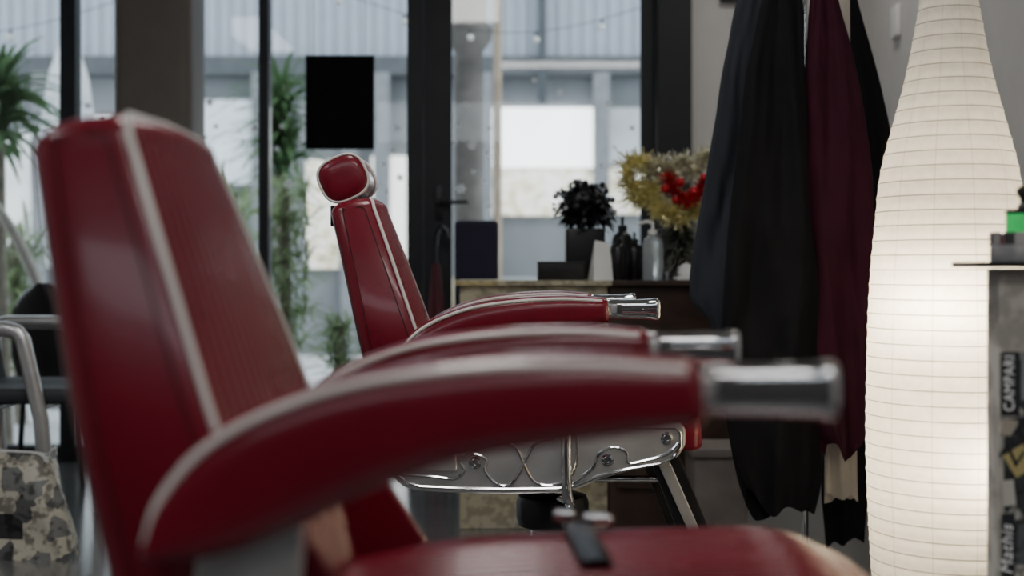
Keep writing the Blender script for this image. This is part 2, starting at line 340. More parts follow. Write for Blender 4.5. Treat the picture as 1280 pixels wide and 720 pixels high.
# ================================================================= BARBER CHAIRS
FT=[(0.52,-0.185,0.215),(0.62,-0.210,0.222),(0.76,-0.258,0.222),(0.90,-0.308,0.195),(1.0,-0.345,0.168),(1.058,-0.368,0.148)]
RT=[(0.52,-0.345),(0.635,-0.372),(0.80,-0.410),(1.03,-0.465),(1.058,-0.471)]
def back_params(z):
    fx=sinterp([(a[0],a[1]) for a in FT],z); hw=sinterp([(a[0],a[2]) for a in FT],z); rx=sinterp(RT,z); return fx,rx,hw
SEAT=[(-.2,.545),(-.08,.568),(.06,.578),(.2,.584),(.29,.585),(.33,.578),(.362,.562),(.39,.540)]
ZTOP=1.026
def chair_parts(root):
    L=M['leather']
    b=MB(); secs=[]; zs=[0.52+(ZTOP-0.52)*i/36 for i in range(37)]
    NR_=17; NF=NR_*10
    def flute(u): return abs(math.sin((u+1)/2*math.pi*NR_))**0.6
    def sec(z,ins=0.0,zz=None):
        fx,rx,hw=back_params(z); x_front=fx; x_rear=rx; fx-=ins; rx+=ins; hw-=ins; zz=z if zz is None else zz
        lp=[]; rc=0.014
        for i in range(NF+1):
            u=-1+2*i/NF; y=u*(hw-rc)
            x_=fx-0.010+0.0065*flute(u)+0.012*(1-u*u)
            lp.append(Vector((x_,y,zz)))
        for k in range(1,6): a_=k/6*math.pi/2; lp.append(Vector((fx-rc-0.004+rc*math.cos(a_),hw-rc+rc*math.sin(a_),zz)))
        lp.append(Vector((fx-0.03,hw,zz))); lp.append(Vector(((fx+rx)/2,hw+0.003,zz)))
        rr=0.03
        for k in range(0,7): a_=k/6*math.pi/2; lp.append(Vector((rx+rr-rr*math.sin(a_),hw-rr+rr*math.cos(a_),zz)))
        for k in range(0,7): a_=k/6*math.pi/2; lp.append(Vector((rx+rr-rr*math.cos(a_),-hw+rr-rr*math.sin(a_),zz)))
        lp.append(Vector(((fx+rx)/2,-hw-0.003,zz))); lp.append(Vector((fx-0.03,-hw,zz)))
        for k in range(5,0,-1): a_=k/6*math.pi/2; lp.append(Vector((fx-rc-0.004+rc*math.cos(a_),-hw+rc-rc*math.sin(a_),zz)))
        wgt=max(0,(zz-0.93)/0.12)
        for v in lp: v.z-=0.016*wgt*max(0,(x_front-v.x)/(x_front-x_rear))**1.8
        return lp
    secs.append(sec(0.52,0.02,0.505)); secs.append(sec(0.52,0.005,0.510))
    for z in zs: secs.append(sec(z))
    for k in range(1,7):
        a_=k/6*math.pi/2; secs.append(sec(ZTOP,0.028*(1-math.cos(a_)),ZTOP+0.026*math.sin(a_)))
    b.loft(secs); b.obj('backrest',L,parent=root,ang=60)
    pts=[]
    for z in zs: fx,rx,hw=back_params(z); pts.append((fx-0.006,-hw+0.002,z))
    fx,rx,hw=back_params(ZTOP)
    pts+=[(fx-0.010,-hw+0.010,ZTOP+0.015),(fx-0.018,-hw+0.036,ZTOP+0.024),(fx-0.018,0,ZTOP+0.027),(fx-0.018,hw-0.036,ZTOP+0.024),(fx-0.010,hw-0.010,ZTOP+0.015)]
    for z in reversed(zs): fx,rx,hw=back_params(z); pts.append((fx-0.006,hw-0.002,z))
    b=MB(); b.sweep(pts,0.0039,8); b.obj('backrest_piping',M['piping'],parent=root,label='white welt piping')
    for sy in (-1,1):
        b=MB(); pa=[]; pb=[]
        for z in zs[2:]:
            fx,rx,hw=back_params(z); pa.append((fx-0.028,sy*(hw+0.0012),z)); pb.append((rx+0.030,sy*(hw+0.0008),z))
        top_=[(fx-0.04,sy*(hw+0.001),ZTOP+0.004),(rx+0.045,sy*(hw+0.001),ZTOP-0.008)]
        b.sweep(pa+top_+pb[::-1],0.0012,5)
        b.obj('side_stitching',M['stitch'],parent=root,label='dark red stitched seam')
    # seat
    b=MB(); secs=[]
    xs=[-0.20+0.562*i/48 for i in range(49)]
    def ssec(x,ins=0,xx=None):
        hw=0.220-ins; zt=sinterp(SEAT,x)-ins*0.6; zb=0.475+ins*0.3; xx=x if xx is None else xx; lp=[]; rc=0.028
        for i in range(NF+1):
            u=-1+2*i/NF; lp.append(Vector((xx,u*(hw-rc),zt+0.012*(1-u*u)-0.004+0.006*flute(u))))
        for k in range(1,7): a_=k/6*math.pi/2; lp.append(Vector((xx,hw-rc+rc*math.sin(a_),zt-rc+rc*math.cos(a_))))
        for k in range(0,5): a_=k/4*math.pi/2; lp.append(Vector((xx,hw-0.015+0.015*math.cos(a_),zb+0.015-0.015*math.sin(a_))))
        for k in range(0,5): a_=k/4*math.pi/2; lp.append(Vector((xx,-hw+0.015-0.015*math.sin(a_),zb+0.015-0.015*math.cos(a_))))
        for k in range(6,0,-1): a_=k/6*math.pi/2; lp.append(Vector((xx,-hw+rc-rc*math.sin(a_),zt-rc+rc*math.cos(a_))))
        return lp
    for x_ in xs: secs.append(ssec(x_))
    for k in range(1,8):
        a_=k/7*math.pi/2; secs.append(ssec(0.362,0.04*(1-math.cos(a_)),0.362+0.028*math.sin(a_)))
    b.loft(secs); b.obj('seat_cushion',L,parent=root,ang=60)
    # armrests
    top=[(-.300,0,.676),(-.292,0,.710),(-.258,0,.752),(-.205,0,.784),(-.128,0,.810),(-.0275,0,.824),(.0756,0,.828),(.152,0,.824)]
    bot=[(-.298,0,.650),(-.266,0,.650),(-.220,0,.660),(-.168,0,.682),(-.105,0,.712),(-.035,0,.736),(.05,0,.751),(.157,0,.765)]
    T=cr(top,44); B=cr(bot,44)
    for sy in (-1,1):
        yc=0.27*sy
        b=MB(); secs=[]
        def asec(t_,b_2,ins,shift=Vector((0,0,0))):
            mid=(t_+b_2)/2; v=(t_-b_2); h_=v.length/2; v.normalize(); hw=0.043; lp=[]
            for k in range(40):
                a_=2*math.pi*k/40; cx,cz=math.cos(a_),math.sin(a_); ex=0.64
                ux=math.copysign(abs(cx)**ex,cx); uz=math.copysign(abs(cz)**ex,cz)
                lp.append(mid+Vector((0,yc+ux*hw*ins,0))+v*(uz*h_*ins)+shift)
            return lp
        dr=(T[0]+B[0])/2-(T[1]+B[1])/2; dr.normalize()
        for k,(i_,s_) in enumerate([(0.35,0.012),(0.7,0.009),(0.9,0.004)]): secs.append(asec(T[0],B[0],i_,dr*s_))
        for t_,b_2 in zip(T,B): secs.append(asec(t_,b_2,1))
        for i_,s_ in [(0.97,0.006),(0.9,0.011),(0.8,0.013)]: secs.append(asec(T[-1],B[-1],i_,Vector((s_,0,0))))
        b.loft(secs); ar=b.obj('armrest',L,parent=root,ang=60)
        for so in (-1,1):
            b=MB(); pts=[]
            for t_,b_2 in list(zip(T,B)):
                v=(t_-b_2).normalized(); pts.append(t_-v*0.0085+Vector((0,yc+so*0.0355,0)))
            b.sweep(pts,0.0040,8)
            b.obj('armrest_piping',M['piping'],parent=ar,label='white welt piping')
        b=MB(); prof=[(0.152,0.88),(0.160,1.0),(0.166,0.95),(0.170,0.88),(0.20,0.90),(0.24,0.93),(0.262,0.97),(0.270,1.06),(0.276,1.06),(0.280,0.98),(0.281,0.6),(0.276,0.5)]
        secs=[]
        for x_,s_ in prof:
            secs.append([Vector((x_,yc+0.030*s_*math.copysign(abs(math.cos(a_))**0.5,math.cos(a_)),0.797+0.024*s_*math.copysign(abs(math.sin(a_))**0.6,math.sin(a_)))) for a_ in [2*math.pi*k/40 for k in range(40)]])
        b.loft(secs); b.obj('armrest_handle',M['chrome'],parent=ar,ang=35,label='chrome tipped handle')
        b=MB(); b.prism([(-.285,.44),(-.272,.60),(-.264,.66),(-.235,.69),(-.19,.71),(-.172,.69),(-.176,.60),(-.165,.44)],yc*0.985-0.008,yc*0.985+0.008)
        b.obj('arm_bracket',M['alu'],parent=root,bevel=0.004,smooth=False,label='cast aluminium bracket')
        # upholstered side gusset between backrest and seat
        yg=0.219*sy
        b=MB(); b.prism([(-.30,.50),(-.30,.62),(-.245,.700),(-.205,.690),(-.165,.640),(-.13,.590),(-.10,.545),(-.10,.50)],yg-0.010,yg+0.010)
        b.obj('side_gusset',L,parent=root,bevel=0.006,smooth=False)
        yo=0.245*sy
        out=[(-.325,.47),(-.311,.425),(-.285,.402),(-.258,.393),(-.15,.387),(-.044,.386),(.06,.388),(.10,.395),(.152,.418),(.22,.438),(.294,.452),(.325,.468),(.342,.495),(.342,.53),(.33,.545),(-.25,.545),(-.305,.525)]
        b=MB(); b.prism(out,yo-0.012,yo+0.012); sp=b.obj('side_casting',M['alu'],parent=root,bevel=0.005,smooth=False,label='cast aluminium side frame with raised ribs')
        ys=yo+sy*0.0125
        def c3(l,n=36): return cr([(x_,ys,z_) for x_,z_ in l],n)
        cx=sum(p_[0] for p_ in out)/len(out); cz=0.465
        for pts,lp_f in (([(cx+(x_-cx)*0.965,ys,cz+(z_-cz)*0.86) for x_,z_ in out],True),
            (c3([(-.30,.43),(-.22,.425),(-.17,.42),(-.15,.44),(-.16,.46),(-.13,.475),(-.10,.462),(-.105,.44),(-.08,.41),(-.05,.405),(-.03,.43),(-.01,.47),(.01,.50),(.05,.51)]),False),
            (c3([(.09,.41),(.12,.43),(.14,.45),(.15,.475),(.18,.49),(.21,.48),(.215,.455),(.25,.46),(.30,.475),(.325,.50)]),False),
            (c3([(-.07,.53),(-.065,.50),(-.035,.49),(0.0,.42),(.04,.405),(.08,.42),(.10,.46),(.10,.52)]),False)):
            b=MB(); b.sweep(pts,0.0042,8,loop=lp_f); b.obj('raised_rib',M['chrome'],parent=sp)
        for bx,bz in ((-.126,.456),(.168,.462),(-.27,.45),(.30,.51)):
            b=MB(); b.lathe([(0.014,0),(0.014,0.005),(0.009,0.006),(0.008,0.010),(0.0045,0.010),(0.004,0.006)],c=(bx,ys,bz),n=20,rot=Matrix.Rotation(-sy*math.pi/2,3,'X'))
            b.obj('bolt',M['chrome'],parent=sp,ang=30)
    b=MB(); b.box((0.03,0,0.455),(0.42,0.46,0.03),bev=0.005); b.obj('seat_frame',M['blackmetal'],parent=root)
    b=MB(); b.lathe([(0.055,0.05),(0.055,0.27),(0.062,0.275),(0.036,0.30),(0.034,0.31),(0.034,0.445)],c=(0.054,0,0))
    b.obj('hydraulic_column',M['chrome'],parent=root,label='chrome hydraulic column')
    b=MB(); b.lathe([(0.06,0.27),(0.083,0.28),(0.088,0.30),(0.088,0.335),(0.082,0.350),(0.06,0.357),(0.03,0.36)],c=(0.054,0,0)); b.obj('column_collar',M['black'],parent=root,label='glossy black collar')
    b=MB(); b.lathe([(0.33,0),(0.335,0.012),(0.32,0.03),(0.2,0.05),(0.09,0.065),(0.06,0.09)],c=(0.054,0,0),n=48); b.obj('base',M['chrome'],parent=root,label='round chrome floor base')
    b=MB(); b.sweep(cr([(.076,-.272,.53),(.076,-.274,.45),(.078,-.272,.39),(.085,-.25,.36),(.07,-.12,.345)],16),[0.012]*16,12)
    b.sphere((.076,-.272,.535),0.015); b.obj('pump_lever',M['chrome'],parent=root,label='chrome pump lever')
    for sy in (-1,1):
        b=MB(); b.sweep([(.10,sy*.2,.41),(.31,sy*.2,.41)],0.008,10)
        b.obj('footrest_rod',M['chrome'],parent=root)
    for sy in (-1,1):
        b=MB(); b.prism([(.262,.47),(.325,.485),(.46,.15),(.43,.14),(.385,.15)],sy*0.215-0.008,sy*0.215+0.008); fs=b.obj('footrest_strut',M['blackmetal'],parent=root,bevel=0.003,smooth=False,label='black angled footrest strut')
        b=MB(); b.prism([(.283,.45),(.309,.456),(.436,.165),(.411,.165)],sy*0.228-0.004,sy*0.228+0.004); b.obj('strut_trim',M['alu'],parent=fs,bevel=0.002,smooth=False)
    b=MB(); b.box((0.50,0,0.15),(0.20,0.40,0.022),bev=0.006)
    for i in range(6): b.box((0.42+0.032*i,0,0.163),(0.008,0.36,0.006),bev=0.001)
    b.obj('footplate',M['alu'],parent=root,label='ribbed aluminium footplate')

c2=empty('barber_chair',(0.044,3.10,0),'red leather barber chair with round headrest and chrome base','chair','barber chairs')
chair_parts(c2)
c1=empty('barber_chair',(0.0,1.37,0),'red leather barber chair without headrest, white piping, chrome handles','chair','barber chairs',rotz=math.radians(-1.5))
def clone(src,parent):
    n=src.copy(); COL.objects.link(n); n.parent=parent
    for ch in list(src.children): clone(ch,n)
for ch in list(c2.children): clone(ch,c1)
for o in c2.children:
    if not o.name.startswith(('base','hydraulic_column','column_collar')): o.location.z=0.012
hr_loc=Vector((-0.442,0,1.112))
HR=Matrix.Rotation(math.radians(-25),3,'Y')
def hsec(y,s_,add=0): 
    lp=[]
    for k in range(48):
        a_=2*math.pi*k/48; cx,cz=math.cos(a_),math.sin(a_); e_=0.72
        lp.append(hr_loc+HR@Vector(((0.056*s_+add)*math.copysign(abs(cx)**e_,cx),0,(0.051*s_+add)*math.copysign(abs(cz)**e_,cz)))+Vector((0,y,0)))
    return lp
hwid=0.085
b=MB(); b.loft([hsec(y,s_) for y,s_ in [(-hwid-0.008,0.3),(-hwid-0.0075,0.65),(-hwid-0.005,0.88),(-hwid,1.0),(-hwid*0.5,1.0),(0,1.0),(hwid*0.5,1.0),(hwid,1.0),(hwid+0.005,0.88),(hwid+0.0075,0.65),(hwid+0.008,0.3)]])
hd=b.obj('headrest',M['leather'],parent=c2,ang=70)
for sy in (-1,1):
    b=MB(); b.sweep(hsec(sy*hwid,1.0,0.0010),0.0034,8,loop=True); b.obj('headrest_piping',M['piping'],parent=hd,label='white welt piping')
b=MB()
b.box((-0.442,0,1.06),(0.03,0.05,0.05),bev=0.006); b.box((-0.474,0,1.025),(0.012,0.06,0.05),bev=0.003)
b.obj('headrest_mount',M['blackmetal'],parent=hd,label='black headrest bracket')
sb_=empty('cape_clip',(0.083,1.37,0),'small black clip with chrome ends lying on a red seat','clip')
b=MB(); b.sweep([(0.004,-0.06,0.5985),(0,-0.01,0.6005),(-0.004,0.07,0.6000),(-0.006,0.14,0.597)],0.017,12,flat=(1,0.22)); b.obj('strap',M['black'],parent=sb_)
for dy,dxx,ww in ((0.145,0.018,0.036),(0.170,-0.02,0.026)):
    b=MB(); b.box((dxx,dy,0.6025),(ww,0.022,0.014),bev=0.005); b.obj('clasp',M['chrome'],parent=sb_)

# ================================================================= DESK
deskcol=collage('aged_collage',7,[(0.0,(0.40,0.36,0.25)),(0.25,(0.46,0.42,0.30)),(0.45,(0.34,0.31,0.22)),(0.6,(0.45,0.42,0.33)),(0.8,(0.28,0.27,0.21)),(0.9,(0.48,0.40,0.20))],30,0.6)
wood=mat('dark_wood',(0.045,0.025,0.018),0.4,var=0.35,scale=10)
dk=empty('reception_desk',(0,4.4,0),'reception desk covered in aged paper collage with dark wooden end','desk')
b=MB(); b.box((0.075,0.25,0.42),(0.51,0.48,0.84),bev=0.004); b.obj('paper_covered_body',deskcol,parent=dk,smooth=False)
b=MB(); b.box((0.56,0.25,0.42),(0.45,0.46,0.84),bev=0.004); b.obj('wooden_body',wood,parent=dk,smooth=False)
for z in (0.25,0.55):
    b=MB(); b.box((0.56,0.01,z+0.02),(0.40,0.015,0.26),bev=0.004); dr=b.obj('drawer',wood,parent=dk,smooth=False)
    b=MB(); b.sphere((0.56,-0.008,z+0.02),0.012); b.obj('knob',M['alu'],parent=dr)
b=MB(); b.box((0.075,0.25,0.848),(0.54,0.52,0.018),bev=0.003); b.obj('desk_top',deskcol,parent=dk,smooth=False)
b=MB(); b.box((0.57,0.25,0.848),(0.46,0.52,0.018),bev=0.003); b.obj('wooden_top',wood,parent=dk,smooth=False)
ZT=0.857
def dx(px,d): return (px-640)*d/F
b=MB(); b.box((0,0,0.03),(0.165,0.12,0.06),bev=0.004); b.box((0,0,0.062),(0.17,0.125,0.008),bev=0.003); b.obj('storage_box',M['black'],label='low black box on the reception desk',category='box',loc=(dx(701,4.52),4.52,ZT))
b=MB(); b.add([(-.035,0,0),(.035,0,0),(.035,.045,.13),(-.02,.045,.14),(.035,.09,0),(-.035,.09,0)],[(0,1,2,3),(2,4,5,3)]); b.obj('folded_card',M['paper_white'],smooth=False,label='white folded card standing on the desk',category='card',loc=(dx(754,4.45),4.45,ZT),rotz=0.15)
def bottle(x,d,h,r,m_,lab,pump=False):
    e=empty('pump_bottle' if pump else 'product_bottle',(x,d,ZT),lab,'bottle')
    b=MB(); b.lathe([(r*0.9,0),(r,0.008),(r,h*0.62),(r*0.85,h*0.70),(r*0.4,h*0.76),(r*0.38,h*0.80)],n=24); b.obj('body',m_,parent=e)
    b=MB(); b.lathe([(r*0.45,h*0.78),(r*0.45,h*0.86),(r*0.15,h*0.87),(r*0.15,h)],n=16)
    if pump: b.sweep([(0,0,h*0.97),(-r*0.6,0,h),(-r*1.4,0,h*0.96)],0.006,8)
    b.obj('cap',M['paper_white'] if pump else M['black'],parent=e)
clear=mat('clear_gel',(0.65,0.7,0.72),0.1,var=0.05); clear.node_tree.nodes['Principled BSDF'].inputs['Transmission Weight'].default_value=0.6
bottle(dx(816,4.47),4.47,0.205,0.036,clear,'clear hand sanitiser bottle with white pump on the desk',True)
bottle(dx(773,4.50),4.50,0.17,0.032,M['black'],'black product bottle on the reception desk')
bottle(dx(793,4.58),4.58,0.17,0.032,M['black'],'short black product bottle on the reception desk')
bottle(dx(778,4.68),4.68,0.23,0.038,M['black'],'tall black product bottle behind other bottles')
b=MB(); b.box((0,0,0.006),(0.20,0.10,0.012),bev=0.004); b.obj('tray',M['paper_white'],label='thin white tray at the desk edge',category='tray',loc=(dx(880,4.46),4.46,ZT))
e=empty('dried_bouquet',(dx(731,4.76),4.76,ZT),'dark bushy dried bouquet in a wide black pot on the desk','bouquet')
b=MB(); b.box((0,0,0.095),(0.145,0.12,0.19),bev=0.01); b.obj('vase',M['black'],parent=e)
b=MB(); b.sphere((0,0,0.29),0.075,sc=(1.1,0.8,0.9))
leaves(b,(0,0,0.30),900,0.095,0.034,0.0,0.07,0.05)
b.obj('foliage',mat('dark_foliage',(0.016,0.016,0.019),0.25),parent=e)['kind']='stuff'
b=MB()
for i in range(50):
    a_=random.random()*6.28; el=random.uniform(-0.5,1.4); r=0.108
    b.sphere((1.1*r*math.cos(a_)*math.cos(el),r*math.sin(a_)*math.cos(el),0.27+0.9*r*math.sin(el)),random.uniform(.006,.013),mi=i%2,n=8)
b.obj('flower_heads',[mat('pale_flower',(0.5,0.5,0.53),0.3),M['black']],parent=e)['kind']='stuff'
e=empty('tabletop_christmas_tree',(dx(850,4.74),4.74,ZT),'small white frosted Christmas tree on the reception desk','christmas tree')
b=MB(); b.lathe([(0.05,0),(0.055,0.03),(0.04,0.035),(0.01,0.04),(0.008,0.42)],n=16); b.obj('stand',M['alu'],parent=e)
b=MB()
for i in range(2200):
    z=random.uniform(0.06,0.44); R_=0.13*(1-(z-0.06)/0.42)+0.03; a_=random.random()*6.283; l=R_*random.uniform(0.6,1.0)
    p0=Vector((0,0,z)); p1=Vector((l*math.cos(a_),l*math.sin(a_),z-0.05*random.random())); s_=Vector((-math.sin(a_),math.cos(a_),0))*0.0035
    b.add([p0-s_,p0+s_,p1+s_*0.7,p1-s_*0.7],[(0,1,2,3)])
b.obj('branches',mat('frosted_branch',(0.36,0.37,0.31),0.6,var=0.5),parent=e,smooth=False)['kind']='stuff'
def tinsel(pts,R_,n,m_,name,lab,loc):
    b=MB(); P=cr(pts,60)
    for i in range(60): P[i]=P[i]+Vector((noise.noise(Vector((i*0.31,1,n))),noise.noise(Vector((i*0.31,5,n))),noise.noise(Vector((i*0.31,9,n)))))*0.035
    for i in range(n):
        k=random.randrange(59); p_=P[k].lerp(P[k+1],random.random())
        d=Vector((random.gauss(0,1),random.gauss(0,1),random.gauss(0,1))).normalized()
        RR=R_*(0.65+0.5*abs(math.sin(k*0.55)))
        q_=p_+d*RR*random.uniform(0.4,1.15)
        s_=d.cross(Vector((random.gauss(0,1),random.gauss(0,1),random.gauss(0,1)))).normalized()*0.0017
        b.add([p_-s_,p_+s_,q_+s_,q_-s_],[(0,1,2,3)])
    b.sweep(P,0.002,5)
    return b.obj(name,m_,smooth=False,label=lab,category='tinsel',loc=loc)
gold=mat('gold_tinsel',(0.95,0.84,0.46),0.30,0.7,var=0.15,scale=60); redt=mat('red_tinsel',(0.50,0.012,0.02),0.3,0.4); silv=mat('silver_tinsel',(0.80,0.76,0.60),0.3,0.7,var=0.3,scale=60)
def TP(l,d): 
    c_=W(840,260,d); return [tuple(W(px,py,d+dd)-c_) for px,py,dd in l], c_
pts,c_=TP([(812,200,0.02),(790,206,0),(786,228,0.0),(800,248,0),(812,236,.0),(822,262,-.03),(842,268,-.05),(862,262,-.05),(884,262,-.02)],4.60); tinsel(pts,0.052,3600,gold,'tinsel_garland','fluffy gold tinsel garland draped over the tree',c_)
pts,c_=TP([(812,222,0),(826,206,-.02),(840,218,-.03),(852,202,0),(866,214,.0),(878,196,.02),(892,206,0.02)],4.60); tinsel(pts,0.046,2600,silv,'tinsel_garland','pale gold tinsel garland over the tree top',c_)
pts,c_=TP([(834,222,0),(844,240,-.01),(862,250,-.02),(874,238,-.01),(884,224,0)],4.52); tinsel(pts,0.032,1300,redt,'tinsel_garland','short red tinsel garland on the tree',c_)
red2=mat('red_bauble',(0.50,0.01,0.02),0.12,0.3)
for px,py,m_,lab,r in [(858,313,M['paper_white'],'white bauble at the foot of the tree',0.030),(832,236,red2,'shiny red bauble among tinsel',0.016),(850,228,red2,'shiny red bauble among tinsel',0.017),(868,240,red2,'shiny red bauble among tinsel',0.020),(880,222,red2,'shiny red bauble among tinsel',0.015),(845,250,red2,'shiny red bauble among tinsel',0.014)]:
    c_=W(px,py,4.50)
    if r>0.02 and py>300: c_.z=ZT+r*0.98
    b=MB(); b.sphere((0,0,0),r,n=20); b.cyl((0,0,r*0.95),(0,0,r*1.2),r*0.2,10,mi=1); b.obj('christmas_bauble',[m_,M['alu']],label=lab,category='bauble',loc=c_)
navy=mat('navy_fabric',(0.018,0.015,0.040),0.85,var=0.15,bump=0.2,bscale=300)
e=empty('desk_chair',(dx(597,5.3),5.3,0),'dark navy upholstered chair behind the desk','chair')
b=MB(); b.box((0,-0.16,0.84),(0.175,0.05,0.50),bev=0.02); b.obj('backrest',navy,parent=e)
b=MB(); b.box((0,0.05,0.46),(0.22,0.38,0.07),bev=0.025); b.obj('seat',navy,parent=e)
for sx in (-0.09,0.09):
    for sy in (-0.1,0.2):
        b=MB(); b.cyl((sx,sy,0),(sx,sy,0.43),0.014,10); b.obj('leg',M['blackmetal'],parent=e)
b=MB(); b.box((0,-0.155,0.53),(0.06,0.02,0.2)); b.obj('back_support',M['blackmetal'],parent=e)
e=empty('closed_umbrella',(dx(545,5.85),5.85,0),'closed dark red umbrella standing beside the glass door','umbrella')
b=MB(); secs=[]
for i in range(18):
    t=i/17; z=0.12+0.80*t; r=0.012+0.030*math.sin(math.pi*min(1,0.15+t*0.8))
    secs.append([Vector((r*(1+.2*math.cos(6*a_+t*3))*math.cos(a_),r*(1+.2*math.cos(6*a_+t*3))*math.sin(a_),z)) for a_ in [2*math.pi*j/36 for j in range(36)]])
b.loft(secs); b.obj('canopy',mat('umbrella_cloth',(0.10,0.012,0.02),0.6),parent=e)
b=MB(); b.cyl((0,0,0.0),(0,0,1.0),0.006,8); b.sweep(cr([(0,0,1.0),(0,0,1.05),(0.02,0,1.085),(0.045,0,1.07),(0.05,0,1.04)],14),0.011,8); b.obj('handle',M['black'],parent=e)

# ================================================================= GOWNS + RACK
rk=empty('coat_rack',(dx(1006,3.56),3.56,0),'chrome standing coat rack holding barber capes','coat rack')
b=MB(); b.cyl((0,0,0.03),(0,0,1.95),0.0095,14); b.sphere((0,0,1.96),0.018); b.obj('pole',M['chrome'],parent=rk)
b=MB(); b.lathe([(0.17,0),(0.17,0.012),(0.05,0.025),(0.02,0.04)],n=36); b.obj('base',M['chrome'],parent=rk)
gowns=[]
def gown(tab,d,depth,m_,lab,fold,seed,hem=0.02,zt=1.72):
    rows=[(HC-(py-HY)*d/F,(xl-640)*d/F,(xr-640)*d/F) for py,xl,xr in tab]
    z0=rows[-1][0]; z1=rows[0][0]; zt=max(zt,z1+0.02)
    xt=(rows[0][1]+rows[0][2])/2
    L_=[(z,xl) for z,xl,xr in reversed(rows)]+[(zt,xt-0.025)]; R_=[(z,xr) for z,xl,xr in reversed(rows)]+[(zt,xt+0.025)]
    rnd=random.Random(seed); comps=[(rnd.uniform(1.0,1.5),rnd.uniform(0,6.28),1.0),(rnd.uniform(2.0,2.8),rnd.uniform(0,6.28),0.45),(rnd.uniform(4,5.5),rnd.uniform(0,6.28),0.12)]
    secs=[]; NZ=64; NA=160
    for i in range(NZ+1):
        z=z0+(zt-z0)*i/NZ; xl=sinterp(L_,z); xr=sinterp(R_,z); cx=(xl+xr)/2; rx=(xr-xl)/2
        t=(zt-z)/(zt-z0); lp=[]
        wob=0.012*noise.noise(Vector((seed,z*3,0)))*min(1,t*3); rw=1+0.08*noise.noise(Vector((seed+4,z*4,2)))*min(1,t*3)
        for k in range(NA):
            a_=2*math.pi*k/NA; u=math.cos(a_); side=0 if math.sin(a_)<0 else 7.3
            A=fold*(0.35+0.65*min(1,t*1.5))*min(1,rx/0.05)
            f=0
            for fr,ph,am in comps:
                f+=am*math.sin(fr*math.pi*(u+0.5*math.sin(1.3*t*3+ph)+0.35*noise.noise(Vector((seed,z*1.5,fr))))+ph+side)
            f+=1.5*noise.noise(Vector((u*1.5+seed*3.1+z*1.6,z*1.8,side)))
            f+=0.5*noise.noise(Vector((u*3.5+z*3.5+seed,z*4.0,side)))
            env=math.sqrt(max(0,1-u*u))**0.6
            ry=depth*(0.4+0.6*min(1,t*2))
            zz=z
            if i<6: zz=z+(1-i/6)*hem*(noise.noise(Vector((u*1.6,seed*1.7,side)))*2.6)
            x_=cx+(rx*rw*u)+wob
            y_=ry*math.copysign(abs(math.sin(a_))**0.8,math.sin(a_))+A*f*env
            lp.append(Vector((x_-xt,y_,zz-zt)))
        secs.append(lp)
    e=empty('barber_cape',(xt,d,zt),lab,'cape','capes on the coat rack')
    b=MB(); b.loft(secs,cap=False); b.obj('cloth',m_,parent=e,ang=80)
    b=MB(); b.sweep(cr([(-0.012,0,-0.01),(-0.01,0,0.02),(0,0,0.035),(0.01,0,0.02),(0.012,0,-0.01)],14),0.003,6); b.obj('hanging_loop',m_,parent=e)
    gowns.append((xt,d,zt))
slate=mat('slate_cloth',(0.036,0.041,0.050),0.85,var=0.15,spec=0.2)
blk=mat('black_cloth',(0.0065,0.0065,0.008),0.85,var=0.2,spec=0.2)
burg=mat('burgundy_cloth',(0.036,0.0055,0.015),0.85,var=0.15,spec=0.2)
gown([(0,922,980),(60,911,977),(120,899,974),(200,884,967),(300,869,960),(370,862,950),(415,880,938)],3.66,0.03,slate,'slate grey barber cape hanging in long folds',0.013,3,0.04)
gown([(0,952,1003),(60,940,1005),(100,932,1007),(200,920,1011),(300,908,1016),(400,899,1020),(450,902,1024),(540,914,1028),(600,922,1026),(632,930,1016)],3.44,0.035,blk,'long black barber cape hanging from the rack',0.015,11,0.03)
gown([(0,1012,1048),(60,1008,1064),(140,1006,1080),(250,1007,1090),(380,1010,1094),(480,1016,1092),(545,1024,1084),(560,1034,1068)],3.46,0.03,burg,'burgundy barber cape hanging in soft folds',0.014,5,0.03)
gown([(0,1045,1072),(60,1050,1088),(120,1055,1103),(180,1058,1115),(240,1056,1110),(330,1052,1100),(450,1040,1090),(600,1028,1088),(675,1032,1082)],3.74,0.035,blk,'black gown hanging behind a burgundy cape',0.013,8,0.02)
gown([(380,1036,1066),(500,1032,1070),(622,1030,1072)],3.60,0.018,mat('cream_cloth',(0.50,0.47,0.42),0.85),'cream towel hanging behind a burgundy cape',0.006,2,0.01)
for gx,gy,gz in gowns:
    l=Vector((gx-rk.location.x,gy-3.56,gz+0.03)); b=MB()
    b.sweep(cr([(0,0,gz+0.11),tuple(Vector((l.x*0.6,l.y*0.6,gz+0.10))),(l.x,l.y,gz+0.075),(l.x,l.y,gz+0.03),(l.x*1.0,l.y-0.02,gz+0.028),(l.x,l.y-0.03,gz+0.05)],24),0.005,8)
    b.obj('hook_arm',M['chrome'],parent=rk)
crate=mat('taupe_board',(0.20,0.175,0.16),0.7,var=0.2,scale=10)
e=empty('storage_crate',(dx(898,4.1),4.15,0),'low taupe lidded storage crate standing on the floor','crate')
b=MB(); b.box((0,0,0.15),(0.17,0.22,0.30),bev=0.006); b.obj('body',crate,parent=e)
b=MB(); b.box((0,0,0.315),(0.185,0.235,0.03),bev=0.006); b.obj('lid',crate,parent=e)

